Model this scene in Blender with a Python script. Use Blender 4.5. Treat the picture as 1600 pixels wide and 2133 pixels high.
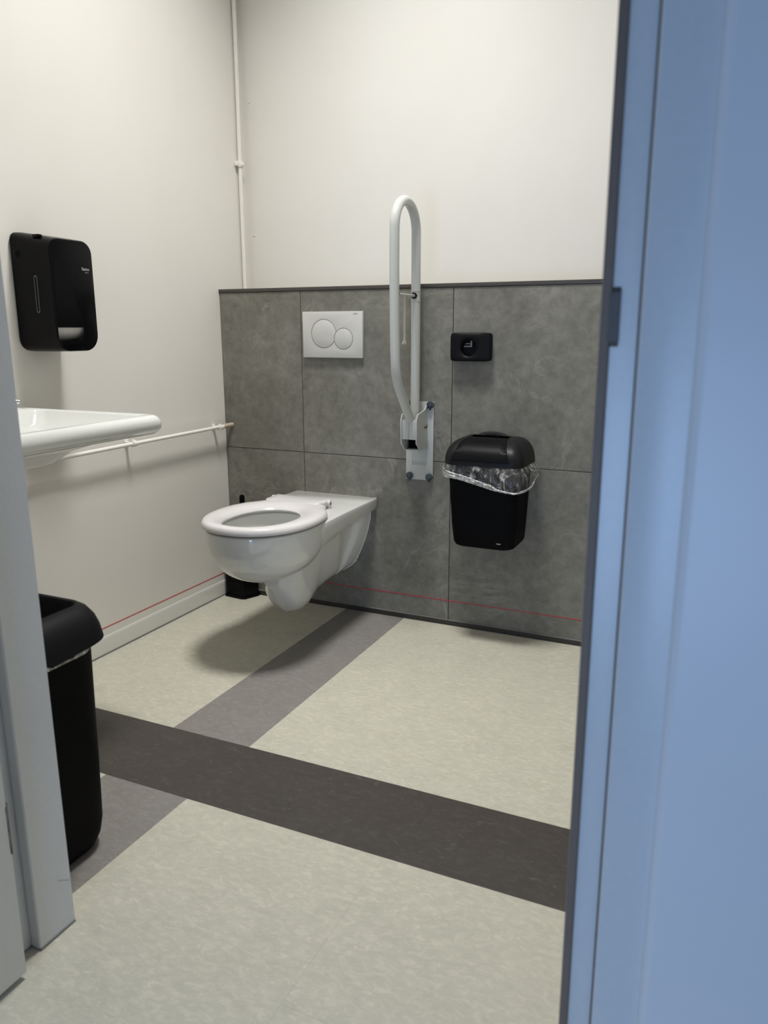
import bpy, bmesh, math, random
from mathutils import Vector, Matrix, noise
random.seed(7)
PI = math.pi
C = bpy.context.scene.collection
for o in list(bpy.data.objects):
    bpy.data.objects.remove(o)

# ------------------------------------------------------------------ camera
F, CX, CY, CZ, YAW, PITCH, ROLL = 1630.891, 1.8931, -2.5939, 1.0738, 0.4306, -0.2299, -0.0022
cam_data = bpy.data.cameras.new('camera')
cam = bpy.data.objects.new('camera', cam_data); C.objects.link(cam)
fwd = Vector((-math.sin(YAW)*math.cos(PITCH), math.cos(YAW)*math.cos(PITCH), math.sin(PITCH)))
rgt = fwd.cross(Vector((0, 0, 1))).normalized(); up = rgt.cross(fwd)
r2 = rgt*math.cos(ROLL) + up*math.sin(ROLL); u2 = -rgt*math.sin(ROLL) + up*math.cos(ROLL)
m = Matrix((r2, u2, -fwd)).transposed().to_4x4(); m.translation = (CX, CY, CZ)
cam.matrix_world = m
cam_data.sensor_fit = 'VERTICAL'; cam_data.sensor_height = 36; cam_data.sensor_width = 27
cam_data.lens = F/2133*36; cam_data.clip_start = 0.02
cam_data.dof.use_dof = True; cam_data.dof.focus_distance = 2.6; cam_data.dof.aperture_fstop = 5.0
bpy.context.scene.camera = cam

# ------------------------------------------------------------------ world, lights, exposure
sc = bpy.context.scene
w = bpy.data.worlds.new('sky'); sc.world = w; w.use_nodes = True
bg = w.node_tree.nodes['Background']; bg.inputs[0].default_value = (0.30, 0.48, 0.95, 1); bg.inputs[1].default_value = 0.12
def area(name, loc, target, power, col, sx, sy=None, shape='RECTANGLE', spread=180):
    l = bpy.data.lights.new(name, 'AREA'); l.shape = shape; l.size = sx
    if sy: l.size_y = sy
    l.energy = power; l.color = col; l.spread = math.radians(spread)
    o = bpy.data.objects.new(name, l); C.objects.link(o); o.location = loc
    o.rotation_euler = (Vector(target)-Vector(loc)).to_track_quat('-Z', 'Y').to_euler()
    return o
LX, LY, LZ = 0.88, -0.73, 3.245
area('ceiling_lamp_light', (LX, LY, LZ), (LX, LY, 0), 26.5, (1.0, 0.985, 0.955), 0.46, shape='DISK', spread=105)
# daylight from the glazed corridor behind the camera
area('corridor_daylight', (1.45, -3.9, 0.50), (1.90, -1.83, 0.55), 17, (0.40, 0.61, 1.0), 0.6, 0.9)
sc.view_settings.view_transform = 'Standard'; sc.view_settings.look = 'None'
sc.view_settings.gamma = 1; sc.view_settings.use_curve_mapping = False
sc.view_settings.exposure = 0.0

# ------------------------------------------------------------------ materials
def new_mat(name):
    mt = bpy.data.materials.new(name); mt.use_nodes = True
    nt = mt.node_tree; return mt, nt, nt.nodes['Principled BSDF']
def ramp(nt, fac, stops):
    r = nt.nodes.new('ShaderNodeValToRGB'); nt.links.new(fac, r.inputs[0])
    e = r.color_ramp.elements
    while len(e) < len(stops): e.new(0.5)
    for i, (p, c) in enumerate(stops):
        e[i].position = p; e[i].color = (c[0], c[1], c[2], 1) if len(c) == 3 else c
    return r.outputs[0]
def coords(nt, scale=(1, 1, 1), obj_random=False):
    tc = nt.nodes.new('ShaderNodeTexCoord'); mp = nt.nodes.new('ShaderNodeMapping')
    mp.inputs['Scale'].default_value = scale
    nt.links.new(tc.outputs['Object'], mp.inputs[0])
    if obj_random:
        oi = nt.nodes.new('ShaderNodeObjectInfo'); ml = nt.nodes.new('ShaderNodeMath'); ml.operation = 'MULTIPLY'
        ml.inputs[1].default_value = 37.0; nt.links.new(oi.outputs['Random'], ml.inputs[0])
        cb = nt.nodes.new('ShaderNodeCombineXYZ')
        for i in range(3): nt.links.new(ml.outputs[0], cb.inputs[i])
        nt.links.new(cb.outputs[0], mp.inputs['Location'])
    return mp.outputs[0]
def noise_n(nt, vec, scale, detail=4, rough=0.55, dist=0.0, typ=None):
    n = nt.nodes.new('ShaderNodeTexNoise'); nt.links.new(vec, n.inputs['Vector'])
    n.inputs['Scale'].default_value = scale; n.inputs['Detail'].default_value = detail
    n.inputs['Roughness'].default_value = rough; n.inputs['Distortion'].default_value = dist
    if typ: n.noise_type = typ
    return n.outputs[0]
def mixc(nt, fac, a, b, mode='MIX'):
    x = nt.nodes.new('ShaderNodeMix'); x.data_type = 'RGBA'; x.blend_type = mode
    for k, v in ((0, fac), (6, a), (7, b)):
        if hasattr(v, 'links') or hasattr(v, 'is_linked'): nt.links.new(v, x.inputs[k])
        elif k == 0: x.inputs[0].default_value = v
        else: x.inputs[k].default_value = (*v, 1)
    return x.outputs[2]
def bump(nt, bs, h, strength, dist=0.001):
    b = nt.nodes.new('ShaderNodeBump'); b.inputs['Strength'].default_value = strength; b.inputs['Distance'].default_value = dist
    nt.links.new(h, b.inputs['Height']); nt.links.new(b.outputs[0], bs.inputs['Normal'])
def simple(name, col, rough=0.5, spec=0.5, metal=0.0, nscale=60, namp=0.04, bstr=0.0, coat=0.0):
    mt, nt, bs = new_mat(name)
    v = coords(nt); n = noise_n(nt, v, nscale, 3)
    lo = tuple(max(0, c*(1-namp)) for c in col); hi = tuple(min(1, c*(1+namp)) for c in col)
    nt.links.new(ramp(nt, n, [(0.3, lo), (0.7, hi)]), bs.inputs['Base Color'])
    bs.inputs['Roughness'].default_value = rough; bs.inputs['Specular IOR Level'].default_value = spec
    bs.inputs['Metallic'].default_value = metal; bs.inputs['Coat Weight'].default_value = coat
    if coat: bs.inputs['Coat Roughness'].default_value = 0.03
    if bstr: bump(nt, bs, n, bstr)
    return mt
M = {}
# painted walls: matt warm white, fine roller texture
mt, nt, bs = new_mat('wall_paint'); v = coords(nt)
big = noise_n(nt, v, 2.2, 3); 
nt.links.new(ramp(nt, big, [(0.3, (0.745, 0.725, 0.675)), (0.7, (0.775, 0.755, 0.71))]), bs.inputs['Base Color'])
bs.inputs['Roughness'].default_value = 0.75; bs.inputs['Specular IOR Level'].default_value = 0.3
bump(nt, bs, noise_n(nt, v, 380, 3), 0.16, 0.0006); M['wall'] = mt
M['ceiling'] = simple('ceiling_paint', (0.80, 0.79, 0.76), 0.8)
M['corridor'] = simple('corridor_paint', (0.80, 0.81, 0.82), 0.38, nscale=6, namp=0.01)
# porcelain stone tile
mt, nt, bs = new_mat('stone_tile'); v = coords(nt, obj_random=True)
n1 = noise_n(nt, v, 3.2, 9, 0.62, 0.6)
base = ramp(nt, n1, [(0.30, (0.125, 0.119, 0.099)), (0.5, (0.172, 0.166, 0.140)), (0.70, (0.235, 0.228, 0.198))])
n2 = noise_n(nt, v, 30, 8, 0.7)
c2 = mixc(nt, 0.32, base, ramp(nt, n2, [(0.32, (0.085, 0.083, 0.070)), (0.68, (0.33, 0.325, 0.285))]))
n3 = noise_n(nt, v, 2.1, 7, 0.6, 1.4)
vein = ramp(nt, n3, [(0.480, (0, 0, 0)), (0.503, (0.9, 0.9, 0.9)), (0.526, (0, 0, 0))])
n4 = noise_n(nt, v, 5.0, 2); msk = ramp(nt, n4, [(0.44, (0, 0, 0)), (0.62, (0.7, 0.7, 0.7))])
vm = mixc(nt, 1.0, vein, msk, 'MULTIPLY')
c3 = mixc(nt, vm, c2, (0.285, 0.278, 0.245))
n5 = noise_n(nt, v, 15, 5, 0.6, 2.0)
scr = ramp(nt, n5, [(0.492, (0, 0, 0)), (0.50, (1, 1, 1)), (0.508, (0, 0, 0))])
msk2 = ramp(nt, noise_n(nt, v, 8.0, 2), [(0.50, (0, 0, 0)), (0.66, (0.50, 0.50, 0.50))])
c4 = mixc(nt, mixc(nt, 1.0, scr, msk2, 'MULTIPLY'), c3, (0.30, 0.295, 0.26))
nt.links.new(c4, bs.inputs['Base Color'])
bs.inputs['Roughness'].default_value = 0.55; bs.inputs['Specular IOR Level'].default_value = 0.4
bump(nt, bs, n2, 0.25, 0.0012); M['tile'] = mt
M['grout'] = simple('brown_grout', (0.050, 0.042, 0.034), 0.9)
# marbled linoleum
def lino(name, dark, mid, light, fleck, famt=0.5, rough=0.42):
    mt, nt, bs = new_mat(name); v = coords(nt, (1.0, 1.5, 1.0)); v2 = coords(nt, (0.75, 1.5, 1))
    a = noise_n(nt, v, 9, 9, 0.70, 0.5)
    base = ramp(nt, a, [(0.28, dark), (0.5, mid), (0.72, light)])
    b = noise_n(nt, v2, 55, 8, 0.72, 0.8)
    c = mixc(nt, famt, base, ramp(nt, b, [(0.34, dark), (0.5, mid), (0.64, fleck)]))
    d = noise_n(nt, v2, 33, 6, 0.65, 1.6)
    st = ramp(nt, d, [(0.61, (0, 0, 0)), (0.70, (0.7, 0.7, 0.7))])
    c = mixc(nt, st, c, fleck)
    nt.links.new(c, bs.inputs['Base Color'])
    bs.inputs['Roughness'].default_value = rough; bs.inputs['Specular IOR Level'].default_value = 0.35
    bump(nt, bs, noise_n(nt, coords(nt), 260, 3), 0.10, 0.0005)
    return mt
M['lino_light'] = lino('linoleum_light', (0.43, 0.42, 0.35), (0.50, 0.485, 0.405), (0.55, 0.53, 0.445), (0.66, 0.63, 0.52), 0.5)
M['lino_mid'] = lino('linoleum_grey', (0.195, 0.182, 0.170), (0.222, 0.208, 0.195), (0.25, 0.236, 0.222), (0.33, 0.315, 0.295), 0.4)
M['lino_dark'] = lino('linoleum_dark', (0.050, 0.043, 0.038), (0.057, 0.049, 0.043), (0.064, 0.056, 0.049), (0.13, 0.12, 0.105), 0.22)
M['ceramic'] = simple('sanitary_ceramic', (0.70, 0.71, 0.685), 0.10, 0.5, namp=0.01, coat=0.6)
M['seat'] = simple('seat_plastic', (0.68, 0.66, 0.655), 0.22, 0.5, namp=0.01)
M['inner'] = simple('glazed_bowl_inside', (0.78, 0.78, 0.76), 0.12, 0.5, namp=0.02)
M['silicone'] = simple('white_silicone', (0.74, 0.74, 0.70), 0.5)
M['pipe'] = simple('white_painted_pipe', (0.82, 0.80, 0.75), 0.35, namp=0.02)
M['copper'] = simple('beige_sleeve', (0.50, 0.42, 0.33), 0.5)
M['powder'] = simple('white_powder_coat', (0.54, 0.555, 0.525), 0.28, 0.5, namp=0.01)
M['lip_grey'] = simple('lip_grey', (0.055, 0.052, 0.056), 0.5, 0.3)
M['emboss'] = simple('embossed_shade', (0.40, 0.41, 0.385), 0.4)
M['slate'] = simple('slate_plastic', (0.045, 0.06, 0.068), 0.35)
M['matt_black'] = simple('matt_black_plastic', (0.0085, 0.0085, 0.010), 0.42, 0.22, bstr=0.03, nscale=600)
M['deep_black'] = simple('deep_black_plastic', (0.0055, 0.0055, 0.007), 0.5, 0.13, bstr=0.03, nscale=600)
M['gloss_black'] = simple('gloss_black_plastic', (0.0022, 0.0022, 0.003), 0.22, 0.10)
M['body_black'] = simple('black_bin_body', (0.0030, 0.0030, 0.0038), 0.6, 0.07)
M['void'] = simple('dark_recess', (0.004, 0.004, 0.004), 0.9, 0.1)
M['plate_white'] = simple('flush_plate_plastic', (0.58, 0.575, 0.545), 0.12, 0.5, namp=0.01)
M['chrome'] = simple('chrome', (0.75, 0.75, 0.76), 0.12, 0.5, 1.0)
M['steel'] = simple('worn_steel', (0.16, 0.145, 0.125), 0.5, 0.4, 0.3, namp=0.5)
M['trim_dark'] = simple('dark_bronze_trim', (0.062, 0.056, 0.050), 0.40, 0.5)
M['base_dark'] = simple('dark_cove_base', (0.030, 0.025, 0.021), 0.5)
M['skirting'] = simple('glossy_white_skirting', (0.70, 0.70, 0.655), 0.12, 0.5, namp=0.01)
M['line_grey'] = simple('grey_sealant_highlight', (0.20, 0.20, 0.19), 0.6)  # joint sealant, and the highlight painted on the back baseboard
M['red'] = simple('red_line', (0.55, 0.030, 0.045), 0.6)
M['frame'] = simple('grey_frame_paint', (0.70, 0.72, 0.725), 0.32, 0.5, namp=0.02, bstr=0.02, nscale=120)
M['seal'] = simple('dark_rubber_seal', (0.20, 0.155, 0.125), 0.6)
M['rebate_shade'] = simple('dark_rebate_shade', (0.12, 0.10, 0.09), 0.6)  # shade of the rebate corner, put into a dark colour
M['strike'] = simple('strike_metal', (0.115, 0.105, 0.10), 0.45, 0.3)
M['paper'] = simple('white_tissue', (0.80, 0.79, 0.76), 0.9, 0.1, bstr=0.3, nscale=90)
M['label'] = simple('pale_print', (0.55, 0.56, 0.55), 0.5)
M['window'] = simple('smoked_window', (0.075, 0.085, 0.10), 0.25, 0.4)
M['print_grey'] = simple('grey_print', (0.22, 0.22, 0.22), 0.5)
M['bristle'] = simple('black_bristles', (0.01, 0.01, 0.01), 0.8)
# thin clear plastic film
def film(name, alpha, cr):
    mt, nt, bs = new_mat(name); nt.nodes.remove(bs)
    out = nt.nodes['Material Output']
    tr = nt.nodes.new('ShaderNodeBsdfTransparent'); tr.inputs[0].default_value = (0.93, 0.93, 0.93, 1)
    gl = nt.nodes.new('ShaderNodeBsdfGlossy'); gl.inputs['Roughness'].default_value = 0.16; gl.inputs[0].default_value = (0.9, 0.9, 0.9, 1)
    df = nt.nodes.new('ShaderNodeBsdfDiffuse'); df.inputs[0].default_value = (0.75, 0.75, 0.74, 1)
    m1 = nt.nodes.new('ShaderNodeMixShader'); m2 = nt.nodes.new('ShaderNodeMixShader')
    m1.inputs[0].default_value = 0.62
    nt.links.new(gl.outputs[0], m1.inputs[1]); nt.links.new(df.outputs[0], m1.inputs[2])
    v = coords(nt, (0.9, 0.9, 0.35)); n = noise_n(nt, v, cr*1.3, 6, 0.65, 0.8)
    f = ramp(nt, n, [(0.42, (alpha*0.3,)*3), (0.55, (alpha*0.8,)*3), (0.64, (min(1, alpha*3.5),)*3)])
    nt.links.new(f, m2.inputs[0]); nt.links.new(tr.outputs[0], m2.inputs[1]); nt.links.new(m1.outputs[0], m2.inputs[2])
    b = nt.nodes.new('ShaderNodeBump'); b.inputs['Strength'].default_value = 0.6; b.inputs['Distance'].default_value = 0.004
    nt.links.new(noise_n(nt, v, cr*1.4, 4, 0.6, 1.5), b.inputs['Height'])
    nt.links.new(b.outputs[0], gl.inputs['Normal']); nt.links.new(b.outputs[0], df.inputs['Normal'])
    nt.links.new(m2.outputs[0], out.inputs[0]); return mt
M['film'] = film('clear_bag_film', 0.17, 30)
M['film_thick'] = film('gathered_bag_film', 0.62, 40)
mt, nt, bs = new_mat('lamp_diffuser'); bs.inputs['Emission Color'].default_value = (1, 0.97, 0.92, 1)
bs.inputs['Emission Strength'].default_value = 2.0; bs.inputs['Base Color'].default_value = (0.9, 0.9, 0.9, 1); M['lamp'] = mt

# ------------------------------------------------------------------ mesh helpers
def obj(name, bm, mat, parent=None, smooth=35, kind=None, label=None):
    me = bpy.data.meshes.new(name)
    bmesh.ops.recalc_face_normals(bm, faces=bm.faces[:])
    bm.to_mesh(me); bm.free()
    mats = mat if isinstance(mat, (list, tuple)) else [mat]
    for q in mats: me.materials.append(q)
    if smooth:
        for p in me.polygons: p.use_smooth = True
        me.set_sharp_from_angle(angle=math.radians(smooth))
    o = bpy.data.objects.new(name, me); C.objects.link(o)
    if parent:
        o.parent = parent
        o.matrix_parent_inverse = Matrix.Identity(4)
        if parent.location.length > 0 or parent.parent:
            wl = parent.location.copy(); pp = parent.parent
            while pp: wl += pp.location; pp = pp.parent
            me.transform(Matrix.Translation(-wl))
    if kind: o['kind'] = kind
    if label: o['label'] = label
    return o
def thing(name, label, cat, loc, group=None):
    o = bpy.data.objects.new(name, None); C.objects.link(o); o.location = loc
    o.empty_display_size = 0.05
    o['label'] = label; o['category'] = cat
    if group: o['group'] = group
    return o
def nb(): return bmesh.new()
def box(bm, x0, x1, y0, y1, z0, z1, bev=0, seg=2, mi=0):
    t = bmesh.new()
    bmesh.ops.create_cube(t, size=1, matrix=Matrix.Translation(((x0+x1)/2, (y0+y1)/2, (z0+z1)/2)) @ Matrix.Diagonal((abs(x1-x0), abs(y1-y0), abs(z1-z0), 1)))
    if bev: bmesh.ops.bevel(t, geom=t.edges[:]+t.verts[:], offset=bev, segments=seg, profile=0.5, affect='EDGES')
    return merge(bm, t, mi)
def merge(bm, t, mi=0):
    for f in t.faces: f.material_index = mi
    me = bpy.data.meshes.new('tmp'); t.to_mesh(me); t.free(); bm.from_mesh(me); bpy.data.meshes.remove(me)
    return bm
def BX(*a, **k): return box(nb(), *a, **k)
def loft(bm, rings, cap0=True, cap1=True, closed=True, mi=0):
    vs = [[bm.verts.new(p) for p in r] for r in rings]
    n = len(rings[0])
    for i in range(len(vs)-1):
        for j in range(n if closed else n-1):
            k = (j+1) % n
            try:
                f = bm.faces.new((vs[i][j], vs[i][k], vs[i+1][k], vs[i+1][j])); f.material_index = mi
            except ValueError: pass
    if cap0: bm.faces.new(vs[0][::-1]).material_index = mi
    if cap1: bm.faces.new(vs[-1]).material_index = mi
    return bm
def tube(bm, pts, r, n=14, cap=True, mi=0):
    pts = [Vector(p) for p in pts]; rings = []
    t0 = (pts[1]-pts[0]).normalized()
    a = t0.orthogonal().normalized()
    for i, p in enumerate(pts):
        t = ((pts[min(i+1, len(pts)-1)] - pts[max(i-1, 0)])).normalized()
        a = (a - t*a.dot(t)).normalized(); b = t.cross(a)
        rr = r[i] if isinstance(r, (list, tuple)) else r
        rings.append([p + rr*(math.cos(2*PI*k/n)*a + math.sin(2*PI*k/n)*b) for k in range(n)])
    return loft(bm, rings, cap, cap, mi=mi)
def cyl(bm, p0, p1, r, n=24, mi=0): return tube(bm, [p0, p1], r, n, mi=mi)
def disc_bev(bm, c, axis, r, h, bev=0.002, n=32, mi=0):
    """short lathe along axis from c (back) to c+h*axis (front) with bevelled front edge"""
    c = Vector(c); ax = Vector(axis).normalized()
    pts = [c, c+ax*(h-bev), c+ax*(h-bev*0.3), c+ax*h]; rs = [r, r, r-bev*0.3, r-bev]
    a = ax.orthogonal().normalized(); b = ax.cross(a)
    rings = [[p + q*(math.cos(2*PI*k/n)*a+math.sin(2*PI*k/n)*b) for k in range(n)] for p, q in zip(pts, rs)]
    return loft(bm, rings, mi=mi)
def smooth_path(ctrl, per=8, cyc=False):
    """Catmull-Rom through control points"""
    P = [Vector(p) for p in ctrl]; out = []
    for i in range(len(P)-1):
        p0 = P[max(i-1, 0)]; p1 = P[i]; p2 = P[i+1]; p3 = P[min(i+2, len(P)-1)]
        for k in range(per):
            t = k/per
            out.append(0.5*((2*p1)+(-p0+p2)*t+(2*p0-5*p1+4*p2-p3)*t*t+(-p0+3*p1-3*p2+p3)*t**3))
    out.append(P[-1]); return out
def lerp(a, b, t): return a+(b-a)*t
def sinterp(tab, x):
    n = 0; tot = 0
    for d in (-0.024, -0.016, -0.008, 0, 0.008, 0.016, 0.024): tot += interp(tab, x+d); n += 1
    return tot/n
def interp(tab, x):
    if x <= tab[0][0]: return tab[0][1]
    for (a, va), (b, vb) in zip(tab, tab[1:]):
        if x <= b: return va+(vb-va)*(x-a)/(b-a)
    return tab[-1][1]
def sgnpow(v, e): return math.copysign(abs(v)**e, v)
def superring(cx, cy, a, b, n, k=48):
    return [(cx+a*sgnpow(math.cos(2*PI*i/k), 2/n), cy+b*sgnpow(math.sin(2*PI*i/k), 2/n)) for i in range(k)]
def rrect(x0, x1, y0, y1, rs, seg=6):
    """rounded rectangle, corner radii rs = (x1y0, x1y1, x0y1, x0y0)"""
    out = []
    for (cx, cy, sx, sy, a0), r in zip(((x1, y0, -1, 1, -PI/2), (x1, y1, -1, -1, 0), (x0, y1, 1, -1, PI/2), (x0, y0, 1, 1, PI)), rs):
        for k in range(seg+1):
            a = a0+PI/2*k/seg
            out.append((cx+sx*r+r*math.cos(a), cy+sy*r+r*math.sin(a)))
    return out
def boolean_cut(o, cutters):
    for bmc in cutters:
        me = bpy.data.meshes.new('cut'); bmesh.ops.recalc_face_normals(bmc, faces=bmc.faces[:]); bmc.to_mesh(me); bmc.free()
        c = bpy.data.objects.new('cut', me); C.objects.link(c); c.matrix_world = Matrix.Translation(wloc(o))
        me.transform(Matrix.Translation(-wloc(o)))
        md = o.modifiers.new('b', 'BOOLEAN'); md.operation = 'DIFFERENCE'; md.object = c; md.solver = 'EXACT'
        bpy.context.view_layer.update()
        ev = o.evaluated_get(bpy.context.evaluated_depsgraph_get())
        nm = bpy.data.meshes.new_from_object(ev); o.modifiers.clear(); o.data = nm
        bpy.data.objects.remove(c)
    for p in o.data.polygons: p.use_smooth = True
    o.data.set_sharp_from_angle(angle=math.radians(30))
def wloc(o):
    v = o.location.copy(); p = o.parent
    while p: v += p.location; p = p.parent
    return v
def text(name, s, size, loc, mat, parent, rot, depth=0.0004, align='LEFT', label=None, sx=1.0):
    cu = bpy.data.curves.new(name, 'FONT'); cu.body = s; cu.size = size; cu.extrude = depth; cu.align_x = align
    t = bpy.data.objects.new('t', cu); C.objects.link(t); bpy.context.view_layer.update()
    me = bpy.data.meshes.new_from_object(t.evaluated_get(bpy.context.evaluated_depsgraph_get()))
    bpy.data.objects.remove(t); me.materials.clear(); me.materials.append(mat)
    me.transform(Matrix.Translation(Vector(loc)-wloc(parent)) @ rot.to_4x4() @ Matrix.Diagonal((sx, 1, 1, 1)))
    o = bpy.data.objects.new(name, me); C.objects.link(o); o.parent = parent
    if label: o['label'] = label
    return o
ROT_BACK = Matrix.Rotation(PI/2, 3, 'X')                       # reads on a face that looks towards -Y
ROT_LEFT = Matrix.Rotation(PI/2, 3, 'Z') @ Matrix.Rotation(PI/2, 3, 'X')   # reads on a face that looks towards +X
def structure(name, bm, mat, label=None, parent=None, **k):
    o = obj(name, bm, mat, parent, **k)
    if not parent: o['kind'] = 'structure'
    if label: o['label'] = label
    return o

# ------------------------------------------------------------------ setting
XR, CEIL, LEDGE = 2.05, 3.30, 1.211
FY0, FY1 = -1.700, -1.830            # door wall: inner and outer face
JL, JR = 0.847, 1.7545               # door stops
floor = structure('floor', BX(-0.15, 5.0, -5.0, 0.3, -0.08, -0.004), M['grout'], 'marbled linoleum floor with inlaid grey and dark bands')
def sheet(x0, x1, y0, y1, m_, name='floor_sheet', label=None):
    return obj(name, BX(x0+0.00012, x1-0.00012, y0+0.00012, y1-0.00012, -0.0035, 0), m_, floor, smooth=0, label=label)
S1, S2, B1, B2 = 0.5382, 0.7872, -1.0436, -1.2993
sheet(0, S1, B1, 0, M['lino_light']); sheet(S1, S2, B1, 0, M['lino_mid'], 'floor_stripe', 'mid-grey stripe running from the wall to the dark band')
sheet(S2, XR, B1, 0, M['lino_light']); sheet(0, XR, B2, B1, M['lino_dark'], 'floor_band', 'broad dark brown-grey band across the floor')
sheet(0, S1, -1.70, B2, M['lino_light']); sheet(S1, S2, -1.70, B2, M['lino_mid'], 'floor_stripe', 'mid-grey stripe in front of the dark band')
sheet(-0.1, S2, -5.0, -1.70, M['lino_light'])
sheet(S2, 1.296, -5.0, B2, M['lino_light']); sheet(1.296, XR, -1.70, B2, M['lino_light']); sheet(1.296, 5.0, -5.0, -1.70, M['lino_light'])

structure('wall_left', BX(-0.12, 0, FY0, 0.20, 0, CEIL), M['wall'], smooth=0)
wl = bpy.data.objects['wall_left']
obj('red_line', BX(-0.001, 0.0009, FY0, -0.001, 0.0925, 0.0951), M['red'], wl, smooth=0, label='thin red line along the wall above the skirting')
wb = structure('wall_back', BX(-0.12, XR+0.1, 0.20, 0.30, 0, CEIL), M['wall'], smooth=0)
structure('wall_right', BX(XR, XR+0.12, FY0, 0.20, 0, CEIL), M['wall'], smooth=0)
structure('ceiling', BX(-0.12, XR+0.12, FY1, 0.30, CEIL, CEIL+0.1), M['ceiling'], smooth=0)
# tiled boxing in front of the back wall: carcass in grout colour, tiles proud by 3 mm
wt = structure('wall_back_lower', BX(0.001, XR, 0.003, 0.199, 0, LEDGE), M['grout'], 'waist-high tiled boxing with large stone-grey tiles', smooth=0)
J, ZJ = 0.0013, 0.6108
xs = [0.0022, 0.3629, 0.9629, 1.5629, XR]; zs = [0.0, ZJ, 1.2105]
for zi in range(2):
    for xi in range(4):
        b = BX(xs[xi]+J, xs[xi+1]-J, 0.0, 0.0029, zs[zi]+(J if zi else 0), zs[zi+1]-J, bev=0.0005, seg=1)
        obj('tile', b, M['tile'], wt, smooth=0)
obj('ledge_top', BX(0.001, XR, 0.004, 0.199, LEDGE, LEDGE+0.012), M['tile'], wt, smooth=0)
obj('red_line', BX(0.003, XR, -0.0008, 0.001, 0.0928, 0.0952), M['red'], wt, smooth=0, label='thin red line across the tiles above the floor')
structure('trim_1', BX(0.0, XR, -0.003, 0.0038, LEDGE-0.0005, LEDGE+0.0125, bev=0.001), M['trim_dark'], 'dark metal edge strip along the top of the tiles')
bb = structure('baseboard_back', BX(0.001, XR, -0.006, -0.0002, 0, 0.019, bev=0.001, seg=1), M['base_dark'], 'low dark strip between the tiles and the floor')
obj('sealant_highlight_line', BX(0.001, XR, -0.005, -0.0002, 0.0188, 0.0208), M['line_grey'], bb, smooth=0)  # paler strip painted in as the highlight along the baseboard's top edge
bl = nb(); prof = [(0, 0), (0.0035, 0), (0.0035, 0.050), (0.003, 0.056), (0.0015, 0.062), (0, 0.064)]
loft(bl, [[(x, y, z+0.001) for x, z in prof] for y in (FY0, -0.001)])
sk = structure('baseboard_left', bl, M['skirting'], 'white glossy skirting along the left wall')
obj('sealant_highlight_line', BX(0.0, 0.0055, FY0, -0.001, 0.0, 0.0055), M['line_grey'], sk, smooth=0, label='grey sealant line at the foot')

# door wall and corridor shell
FW = 0.82                                                                        # rebate edge (left)
RW = 1.8022                                                                       # rebate edge (right)
dw = nb(); box(dw, -0.12, FW-0.045, FY1+0.008, FY0, 0, CEIL); loft(dw, [[(x, y, z) for x, y in [(5.0, FY0), (5.0, -1.853), (1.8605, -1.853)]+[(1.8605-0.0115*math.sin(a), -1.8415-0.0115*math.cos(a)) for a in [PI/2*k/6 for k in range(1, 7)]]+[(1.849, FY0)]] for z in (0, CEIL)]); box(dw, FW-0.045, 1.849, FY1+0.008, FY0, 2.16, CEIL)
structure('wall_front', dw, M['corridor'], 'painted wall around the doorway', smooth=30)
structure('wall_corridor', BX(-0.3, -0.12, -5.0, FY0, 0, 3.4), M['corridor'], smooth=0)
structure('ceiling_corridor', BX(-0.3, 5.0, -5.0, FY1, 3.4, 3.5), M['ceiling'], smooth=0)

# door frame (setting): stops, rebates, architraves, seal, painted rebate shade, strike
df = structure('door_1_frame', nb(), M['frame'], 'painted steel door frame with rounded edges')
def frame_side(s, stop, reb, outer):
    # s=+1: right jamb, profile runs away from the opening in +x
    P = [(stop, FY0-0.0005), (stop, -1.7775), (stop+s*0.002, -1.780), (reb-s*0.002, -1.780), (reb, -1.778), (reb, -1.836),
         (reb+s*0.0012, -1.8395), (reb+s*0.004, -1.841), (outer, -1.841), (outer, -1.8225), (outer, FY0-0.0005)]
    return P
for s, stop, reb, outer in ((1, JR, RW-0.002, 1.8489), (-1, JL, FW+0.004, 0.775)):
    b = nb(); P = frame_side(s, stop, reb, outer); lean = 0.0 if s > 0 else -0.013
    loft(b, [[(x+(lean if z > 1 and x > 0.80 else 0), y, z) for x, y in P] for z in (0.003, 2.115)])
    obj('jamb', b, M['frame'], df, label='right jamb, blurred and close' if s > 0 else 'left jamb with a chipped foot')
b = nb(); P = [(FY0-0.0005, 2.075), (-1.780, 2.075), (-1.780, 2.115), (-1.841, 2.115), (-1.841, 2.165), (FY0-0.0005, 2.165)]
loft(b, [[(x, y, z) for y, z in P] for x in (0.775, 1.848)]); obj('head', b, M['frame'], df)
obj('seal_shade_strip', BX(1.7915, 1.7998, -1.7862, -1.7803, 0.003, 2.07, bev=0.0015), M['rebate_shade'], df, label='dark strip standing in for the shade in the rebate corner')  # shade line of the rebate, built as a dark strip
obj('seal_shade_strip', BX(1.7555, 1.7655, -1.7845, -1.7803, 0.003, 2.07, bev=0.0015), M['seal'], df, label='dark rubber seal strip')
b = nb()
loft(b, [[(x, y, z) for y, z in ((-1.7802, 1.056), (-1.7802, 1.113), (-1.7850, 1.1075), (-1.7850, 1.0615))] for x in (1.7635, 1.7735)])
obj('strike_plate', b, M['strike'], df, label='dark metal strike plate at the latch height')
obj('paint_scratch', loft(nb(), [[(x, -1.7290, 0.1062), (x, -1.7290, 0.1070), (x, -1.7035, 0.0905), (x, -1.7035, 0.0895)] for x in (0.8445, 0.84665)]), M['print_grey'], df, smooth=0)
# floor gap line under left jamb
obj('sealant_highlight_line', BX(0.8455, 0.8490, -1.7805, -1.701, 0.0, 0.004), M['line_grey'], df, smooth=0)
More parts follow.
